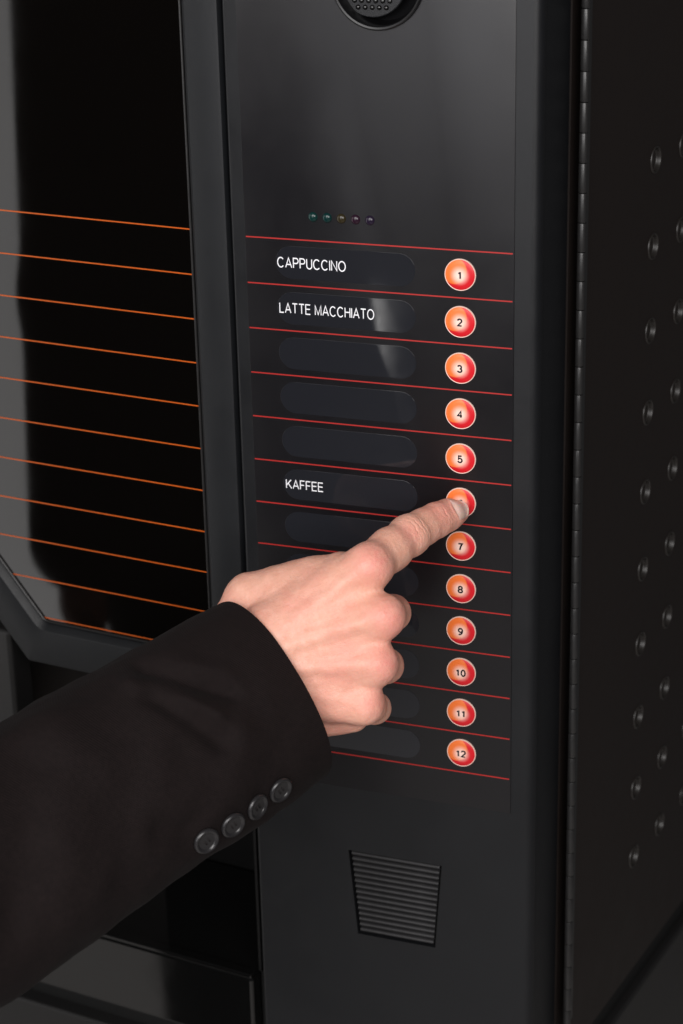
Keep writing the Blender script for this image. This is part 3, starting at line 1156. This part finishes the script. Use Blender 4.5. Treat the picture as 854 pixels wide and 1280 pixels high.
def hand_fine(p):
    d = hand_sdf(p)
    up = np.array([0.1, 0.25, 1.0])
    d = d + crease(p, I_pip, I_dip - I_pip, up, [(-6.8, 0.35), (-4.3, 0.9), (-2.9, 0.45), (-0.6, 1.0), (1.9, 0.5), (3.1, 1.0), (5.9, 0.4)], 0.24, 0.5, 9, 0.05)
    d = d + crease(p, I_dip, I_dip - I_pip, up, [(-3.4, 0.3), (-0.8, 0.4), (0.7, 1.0), (2.4, 0.35)], 0.26, 0.45, 8, 0.04)
    d = d + crease(p, I_mcp + np.array([6.0, 2.5, 4]), I_pip - I_mcp, up, [(-1.0, 0.5), (2.4, 0.6)], 0.12, 0.7, 9, 0.03)
    # nail bed, sunk a little with a fold around it
    q = p - np.asarray(NAIL_C, np.float32)
    s, l, u = q @ E1.astype(np.float32), q @ E2.astype(np.float32), q @ E3.astype(np.float32)
    k = np.sqrt((s / 7.6) ** 2 + (l / 7.0) ** 2)
    m_ = np.clip(u / 3, 0, 1)
    d = d - 0.25 * np.exp(-((k - 1.13) / 0.13) ** 2) * m_ * (s < 4)
    d = d + 0.20 * np.clip(1.05 - k, 0, 0.2) * 5 * m_
    # fine folds of the skin and slow unevenness
    x, y, z = p[:, 0], p[:, 1], p[:, 2]
    a1 = x * 0.91 + y * 0.38 + 0.8 * np.sin(y * 0.31 + z * 0.2)
    d = d + 0.026 * np.sin(a1 * 2.3 + 1.1 * np.sin(y * 0.7 + x * 0.23)) * np.sin(y * 0.83 - x * 0.31 + z * 0.3)
    d = d + 0.022 * np.sin(x * 1.55 - y * 0.9 + 1.3 * np.sin(x * 0.27 + z * 0.4)) * np.sin(y * 1.7 + x * 0.6 + 0.9 * np.sin(y * 0.35))
    # a vein across the back of the hand
    for pts in (((352, 775), (385, 790), (412, 783), (440, 792)), ((385, 790), (398, 812), (425, 815)), ((360, 842), (392, 834), (430, 844))):
        for (ax_, ay_), (bx_, by_) in zip(pts[:-1], pts[1:]):
            A_, B_ = H(ax_, ay_, 74)[:2], H(bx_, by_, 74)[:2]
            ab = B_ - A_
            t_ = np.clip(((x - A_[0]) * ab[0] + (y - A_[1]) * ab[1]) / (ab @ ab), 0, 1)
            e_ = (x - A_[0] - t_ * ab[0]) ** 2 + (y - A_[1] - t_ * ab[1]) ** 2
            d = d - 0.14 * np.exp(-e_ / 3.2) * (z > 55)
    d = d + 0.16 * np.sin(p[:, 0] * 0.42 + 1.0) * np.sin(p[:, 1] * 0.37) * np.sin(p[:, 2] * 0.4 + 0.5)
    return d


NAIL_C = I_c + E1 * 4.6
V, F = surface_net(hand_sdf, (-100, -145, -45), (92, 14, 110), 1.7)
V = project(hand_sdf, V, 2)
V, F = subdivide(V, F)
V = project(hand_fine, V, 1)
V, F = subdivide(V, F)
V = project(hand_fine, V, 2)


def gauss(p, c, r):
    q = (p - c) / r
    return np.exp(-(q * q).sum(1))


flush = np.zeros(len(V))
for c, r, a in ((H(472, 705, 80), 12, 0.75), (H(494, 773, 82), 13, 0.75), (H(488, 831, 78), 13, 0.8), (H(470, 880, 70), 12, 0.5),
                (H(515, 668, 52), 9, 0.5), (H(556, 640, 24), 9, 0.55), (H(575, 645, 12), 9, 0.35), (H(425, 835, 76), 22, 0.25), (H(360, 760, 70), 22, 0.2), (H(400, 890, 64), 20, 0.3)):
    flush = np.maximum(flush, a * gauss(V, c, r))
Wv = to_world(V)
body_V, body_F, body_flush = [Wv], [F], [flush]

# --- rest of the figure (arm under the sleeve, torso, head), coarse
w_elbow = to_world(elbow)[0]
w_wrist = to_world(wrist)[0]
PC = np.array([-408.0, -600.0, 60.0])                # where the person stands
fw = np.array([0.42, 0.91, 0.0])
fw /= np.linalg.norm(fw)                            # the way the person faces
rt = np.array([fw[1], -fw[0], 0.0])


def B(r, f, z):
    return PC + rt * r + fw * f + np.array([0, 0, z])


w_shoulder = B(140, 0, 10)


def body_sdf(p):
    d = cone(p, w_wrist + (w_elbow - w_wrist) * 0.35, w_elbow, 29, 30)
    d = smin(d, cone(p, w_elbow, w_shoulder, 30, 45), 6)
    d = smin(d, cone(p, B(-175, 0, 10), B(-205, 20, -290), 45, 36), 20)
    d = smin(d, cone(p, B(-205, 20, -290), B(-215, 70, -540), 36, 28), 20)
    d = smin(d, ball(p, B(0, 0, -110), (150, 95, 170)), 30)
    d = smin(d, ball(p, B(0, 0, -400), (125, 80, 190)), 30)
    d = smin(d, cone(p, B(0, -5, 40), B(0, 10, 150), 60, 55), 40)
    # head
    h = ball(p, B(0, 28, 235), (76, 76, 112))
    h = smin(h, ball(p, B(0, 50, 185), (54, 54, 62)), 25)
    h = smin(h, cone(p, B(0, 112, 236), B(0, 128, 205), 8, 14), 10)
    for s_ in (-1, 1):
        h = smin(h, ball(p, B(78 * s_, 20, 222), (9, 22, 32)), 6)
        h = h + 7 * np.exp(-(((p - B(32 * s_, 104, 240).astype(np.float32)) / np.array([15, 15, 11], np.float32)) ** 2).sum(1))
    h = h + 4 * np.exp(-(((p - B(0, 108, 172).astype(np.float32)) / np.array([25, 18, 4], np.float32)) ** 2).sum(1))
    d = smin(d, h, 14)
    for s_ in (-1, 1):
        d = smin(d, cone(p, B(84 * s_, 0, -560), B(95 * s_, 8, -960), 68, 50), 20)
        d = smin(d, cone(p, B(95 * s_, 8, -960), B(100 * s_, -5, FLOOR_Z + 10), 55, 36), 25)
    return d


V2, F2 = surface_net(body_sdf, (-760, -980, FLOOR_Z + 10), (120, -150, 440), 11)
V2 = project(body_sdf, V2, 2)


def rest_hand_sdf(p):
    d = cone(p, B(-214, 74, -535), B(-211, 88, -590), 25, 24)
    d = smin(d, cone(p, B(-212, 82, -592), B(-206, 118, -655), 17, 14), 12)
    d = smin(d, cone(p, B(-212, 72, -592), B(-208, 72, -662), 17, 14), 12)
    for k, ln_ in enumerate((62, 70, 66, 52)):
        a = B(-207, 122 - 17 * k, -660)
        b = a + rt * 6 + fw * 4 + np.array([0, 0, -ln_ * 0.55])
        c = b + rt * 14 - fw * 3 + np.array([0, 0, -ln_ * 0.45])
        fi_ = smin(cone(p, a, b, 9.5, 8.5), cone(p, b, c, 8.5, 6.8), 2)
        d = smin(d, fi_, 4)
    fi_ = smin(cone(p, B(-204, 112, -605), B(-188, 142, -645), 13, 10), cone(p, B(-188, 142, -645), B(-178, 146, -685), 10, 8), 3)
    return smin(d, fi_, 8)


c7 = B(-205, 95, -620)
V7, F7 = surface_net(rest_hand_sdf, c7 - np.array([110, 110, 150]), c7 + np.array([110, 110, 130]), 4)
off = len(Wv)
for v_, f_ in ((V2, F2), (V7, F7)):
    body_V.append(v_)
    body_F.append(f_ + off)
    body_flush.append(np.zeros(len(v_)))
    off += len(v_)
body = mesh_from_arrays('body', np.concatenate(body_V), np.concatenate(body_F), M['skin'], person, to_world(wrist)[0], {'flush': np.concatenate(body_flush)})

# --- finger nail: a curved plate seated on the fingertip
NU, NV = 17, 17
nv = []
for i in range(NU):
    for j in range(NV):
        a, b = -1 + 2 * i / (NU - 1), -1 + 2 * j / (NV - 1)
        l = 6.5 * b * (1 - 0.10 * a)
        s = (7.4 * a) + (1.8 * b * b if a < 0 else -2.4 * b * b) * abs(a)
        q = NAIL_C + E1 * s + E2 * l + E3 * 16
        nv.append(q)
nv = np.array(nv)
for _ in range(40):
    dd = hand_fine(nv.astype(np.float32))
    nv = nv - np.clip(dd, -0.5, 0.6)[:, None] * 0.8 * E3
top = nv.copy()
fs = []
prof_u = []
for i in range(NU):
    for j in range(NV):
        a, b = -1 + 2 * i / (NU - 1), -1 + 2 * j / (NV - 1)
        edge = max(abs(b), -a)
        lift = 0.42 * (1 - edge ** 6) - 0.06 + (0.25 if a > 0.9 else 0)
        top[i * NV + j] += E3 * lift
for i in range(NU - 1):
    for j in range(NV - 1):
        fs.append((i * NV + j, (i + 1) * NV + j, (i + 1) * NV + j + 1, i * NV + j + 1))
low = nv - E3 * 0.5
nn_ = len(top)
allv = np.concatenate([top, low])
rimloop = [j for j in range(NV)] + [i * NV + NV - 1 for i in range(1, NU)] + [(NU - 1) * NV + j for j in range(NV - 2, -1, -1)] + [i * NV for i in range(NU - 2, 0, -1)]
fs += [tuple(reversed([v + nn_ for v in f])) for f in fs[:]]
for k in range(len(rimloop)):
    a, b = rimloop[k], rimloop[(k + 1) % len(rimloop)]
    fs.append((a, b, b + nn_, a + nn_))
nail = new_mesh('fingernail', to_world(allv), fs, M['nail'], None, smooth=True, origin=to_world(NAIL_C)[0])
fix_normals(nail)
auto_smooth(nail.data, 60)
attach(nail, body)

# --- jacket sleeve: a cloth tube with a hemmed cuff, folds and four buttons
AX2 = np.array([-0.866, -0.5])              # in-picture direction of the arm, up the sleeve
TILT = math.tan(math.radians(29))
cuff_c = H(340.5, 863, 46)
arm_dir = np.array([AX2[0], AX2[1], TILT])
arm_dir /= np.linalg.norm(arm_dir)
v_dir = np.array([0.5, -0.866, 0.0])         # towards the lower edge of the sleeve
u_dir = np.cross(arm_dir, v_dir)
if u_dir[2] < 0:
    u_dir = -u_dir
h_elbow = cuff_c + arm_dir * 285
h_shoulder = to_hand(w_shoulder)[0]
NP_ = 192


def seg_d(t, h, a, b):
    a, b = np.array(a, float), np.array(b, float)
    ab = b - a
    k = np.clip(((t - a[0]) * ab[0] + (h - a[1]) * ab[1]) / (ab @ ab), 0, 1)
    return np.hypot(t - a[0] - k * ab[0], h - a[1] - k * ab[1]), k


FOLDS = [((74, -50), (44, -14), 5.5, -5.0), ((82, -36), (64, 6), 6.5, -4.6), ((88, -46), (58, -8), 5, 3.2), ((62, -40), (40, -26), 7, 2.2), ((70, -18), (52, 6), 8, 2.4),
         ((118, 30), (86, 46), 8, -2.6), ((110, -20), (150, 40), 14, -3.0), ((135, -50), (170, 0), 13, 3.0), ((160, -30), (215, 30), 16, -5), ((60, 20), (90, 45), 9, 1.8),
         ((20, 18), (50, 40), 9, -1.0), ((15, -40), (40, -20), 10, 1.0), ((190, -50), (240, -10), 14, 5)]


def sleeve_ring(t, phi, inner=0.0):
    """t: mm up the sleeve from the cuff; phi = pi/2 faces the camera, 0 is the lower edge"""
    d2 = h_shoulder - h_elbow
    d2 = d2 / np.linalg.norm(d2)
    if t <= 215:
        c, ad = cuff_c + arm_dir * t, arm_dir
    elif t < 355:
        k = (t - 215) / 140.0
        p0, p1, p2 = h_elbow - arm_dir * 70, h_elbow, h_elbow + d2 * 70
        c = p0 * (1 - k) ** 2 + p1 * 2 * k * (1 - k) + p2 * k * k
        ad = -(p1 - p0) * (1 - k) - (p2 - p1) * k
        ad = -ad / np.linalg.norm(ad)
    else:
        c, ad = h_elbow + d2 * (t - 285), d2
    ud = u_dir - (u_dir @ ad) * ad
    ud /= np.linalg.norm(ud)
    vd = v_dir - (v_dir @ ad) * ad
    vd = vd - (vd @ ud) * ud
    vd /= np.linalg.norm(vd)
    hv = np.interp(t, [0, 25, 95, 190, 285, 600], [58.5, 60.0, 61.5, 65, 65, 62])
    hu = np.interp(t, [0, 25, 95, 190, 285, 600], [41, 44.5, 51, 58, 60, 62])
    cs, sn = np.cos(phi), np.sin(phi)
    e = 0.92
    cv = np.sign(cs) * np.abs(cs) ** e
    su = np.sign(sn) * np.abs(sn) ** e
    h = hv * cv
    disp = np.zeros_like(phi)
    near = np.clip(sn * 3 + 0.4, 0, 1)
    for a, b, w, amp in FOLDS:
        dd, k = seg_d(t, h, a, b)
        disp += amp * np.exp(-(dd / w) ** 2) * near
    for i in range(len(phi)):
        q = Vector((t * 0.017, float(cs[i]) * 1.25, float(sn[i]) * 1.25))
        disp[i] += 2.6 * noise.noise(q * 1.3 + Vector((3.1, 0, 0))) * min(1, 0.25 + t / 80) + 0.9 * noise.noise(q * 3.7) * min(1, 0.3 + t / 60)
    # cuff slant and hem
    hv2, hu2 = hv + disp - inner, hu + disp - inner
    pts = c[None, :] + (hv2 * cv)[:, None] * vd[None, :] + (hu2 * su)[:, None] * ud[None, :]
    return pts


phi = np.linspace(0, 2 * math.pi, NP_ + 1)[:-1]
rings = []
# lining inside the cuff, folded edge, then the outside
for t, inn in ((45, 4.0), (20, 3.2), (6, 2.4), (1.2, 2.2), (0.0, 1.6), (-0.4, 0.9), (0.0, 0.2), (0.8, 0.0)):
    rings.append(sleeve_ring(t, phi, inn))
t = 2.5
while t < 285 + np.linalg.norm(h_shoulder - h_elbow):
    rings.append(sleeve_ring(t, phi, 0.0))
    t += 1.9 if t < 215 else 7.0
RV = np.array(rings)
# the cuff is cut longer towards its lower edge
nr = len(RV)
RVf = RV.reshape(-1, 3)
F3 = []
ii = np.arange(nr - 1)[:, None] * NP_
jj = np.arange(NP_)[None, :]
j2 = (jj + 1) % NP_
F3 = np.stack([ii + jj, ii + j2, ii + NP_ + j2, ii + NP_ + jj], -1).reshape(-1, 4)
sleeve = mesh_from_arrays('jacket_sleeve', to_world(RVf), F3, M['suit'], None, to_world(cuff_c)[0])
bm = bmesh.new()
bm.from_mesh(sleeve.data)
bmesh.ops.recalc_face_normals(bm, faces=bm.faces)
bm.to_mesh(sleeve.data)
bm.free()
attach(sleeve, person)


def sleeve_surface(px, py):
    """point of the near side of the sleeve seen at a picture point, with its normal"""
    best = None
    for t in np.arange(5, 150, 1.0):
        r = sleeve_ring(t, phi)
        d = D0 - r[:, 2]
        x = 427 + FOC * r[:, 0] / d
        y = 640 - FOC * r[:, 1] / d
        e = np.hypot(x - px, y - py) + np.where(np.sin(phi) < 0, 1e4, 0)
        k = int(e.argmin())
        if best is None or e[k] < best[0]:
            best = (e[k], t, k)
    _, t, k = best
    a, b = sleeve_ring(t, phi)[k], sleeve_ring(t + 4, phi)[k]
    c = sleeve_ring(t, phi)[(k + 3) % NP_]
    n_ = np.cross(b - a, c - a)
    n_ /= np.linalg.norm(n_)
    if n_[2] < 0:
        n_ = -n_
    return a, n_


hb = 7.7
for (px, py) in ((257, 1050), (288.5, 1028), (318.5, 1008), (347.5, 986)):
    a, n_ = sleeve_surface(px, py)
    wa = to_world(a)[0]
    wn = ROT @ np.array([n_[0], -n_[2], n_[1]])
    cb = lathe('cuff_button', [(hb - 1.5, 0.0), (hb - 0.2, 0.8), (hb, 1.6), (hb - 0.4, 2.5), (hb - 1.2, 2.9), (hb - 2.2, 2.6), (hb - 2.8, 1.9), (2.0, 1.7), (0.1, 1.7)], M['cuff_button'], None, 36, wa + wn * 0.6, wn)
    attach(cb, sleeve)
    q = Vector((0, 0, 1)).rotation_difference(Vector(wn))
    tv, tf = [], []
    for s_ in (-1, 1):
        for k in range(8):
            for r_ in (-1, 1):
                x = -2.0 + 4.0 * k / 7
                v = q @ Vector((x, s_ * 1.2 + r_ * 0.45, 1.75 + 0.75 * math.sin(math.pi * k / 7)))
                tv.append(tuple(wa + wn * 0.6 + np.array(v)))
        b0 = 0 if s_ < 0 else 16
        tf += [(b0 + 2 * k, b0 + 2 * k + 1, b0 + 2 * k + 3, b0 + 2 * k + 2) for k in range(7)]
    new_mesh('thread', tv, tf, M['thread'], cb, origin=wa + wn * 2)


# --- jacket body, trousers, shirt, hair, shoes (seen only as a dark reflection in the door)
def jacket_sdf(p):
    d = ball(p, B(0, 0, -110), (205, 140, 205))
    d = smin(d, ball(p, B(0, 0, -400), (190, 138, 230)), 60)
    d = smin(d, cone(p, B(-150, 0, 20), B(130, 0, 20), 75, 70), 40)
    d = smin(d, cone(p, w_shoulder, w_shoulder + (w_elbow - w_shoulder) * 0.5, 74, 56), 20)
    d = smin(d, cone(p, B(-185, 0, 10), B(-206, 20, -290), 78, 64), 20)
    d = smin(d, cone(p, B(-206, 20, -290), B(-214, 70, -530), 64, 52), 20)
    d = np.maximum(d, -cone(p, B(0, 10, 60), B(0, 20, 160), 68, 62))
    d = smin(d, ball(p, B(-30, 0, -560), (225, 140, 260)), 40)
    d = np.maximum(d, -(p[:, 2] + 700))
    return d


V3, F3_ = surface_net(jacket_sdf, (-820, -1000, -720), (120, -150, 220), 11)
V3 = project(jacket_sdf, V3, 1)
mesh_from_arrays('jacket', V3, F3_, M['suit'], person, B(0, 0, -200))


lathe('shirt_collar', [(70, -4), (71, 0), (67, 26), (64, 40), (61.5, 41), (61, 36), (62, 0)], M['shirt'], person, 48, B(0, 12, 78), (fw[0] * 0.12, fw[1] * 0.12, 1), closed_end=False)


def trouser_sdf(p):
    d = ball(p, B(0, 0, -540), (165, 120, 170))
    for s_ in (-1, 1):
        d = smin(d, cone(p, B(88 * s_, 0, -560), B(96 * s_, 6, -960), 100, 78), 20)
        d = smin(d, cone(p, B(96 * s_, 6, -960), B(100 * s_, -5, FLOOR_Z), 78, 62), 20)
    return d


V4, F4 = surface_net(trouser_sdf, (-800, -1000, FLOOR_Z), (120, -200, -300), 12)
mesh_from_arrays('trousers', V4, F4, M['suit'], person, B(0, 0, -900))


def hair_sdf(p):
    d = ball(p, B(0, 18, 250), (84, 86, 112))
    cutp = (p - B(0, 62, 262)) @ (np.array([fw[0] * 0.8, fw[1] * 0.8, -0.6]))
    d = np.maximum(d, cutp)
    return np.maximum(d, -(p[:, 2] - 250))


V5, F5 = surface_net(hair_sdf, B(0, 0, 0) + np.array([-150, -150, 120]), B(0, 0, 0) + np.array([150, 200, 380]), 7)
mesh_from_arrays('hair', V5, F5, M['hair'], person, B(0, 0, 250))
for s_ in (-1, 1):
    def shoe_sdf(p):
        d = cone(p, B(100 * s_, -35, FLOOR_Z - 18), B(112 * s_, 150, FLOOR_Z - 28), 44, 40)
        d = smin(d, cone(p, B(100 * s_, -15, FLOOR_Z - 10), B(100 * s_, -8, FLOOR_Z + 30), 44, 46), 15)
        return np.maximum(d, -(p[:, 2] - FLOOR_Z - 1))
    c0 = B(106 * s_, 60, FLOOR_Z - 60)
    V6, F6 = surface_net(shoe_sdf, c0 + np.array([-190, -190, -12]), c0 + np.array([190, 190, 160]), 9)
    mesh_from_arrays('shoe', V6, F6, M['shoe'], person, c0)
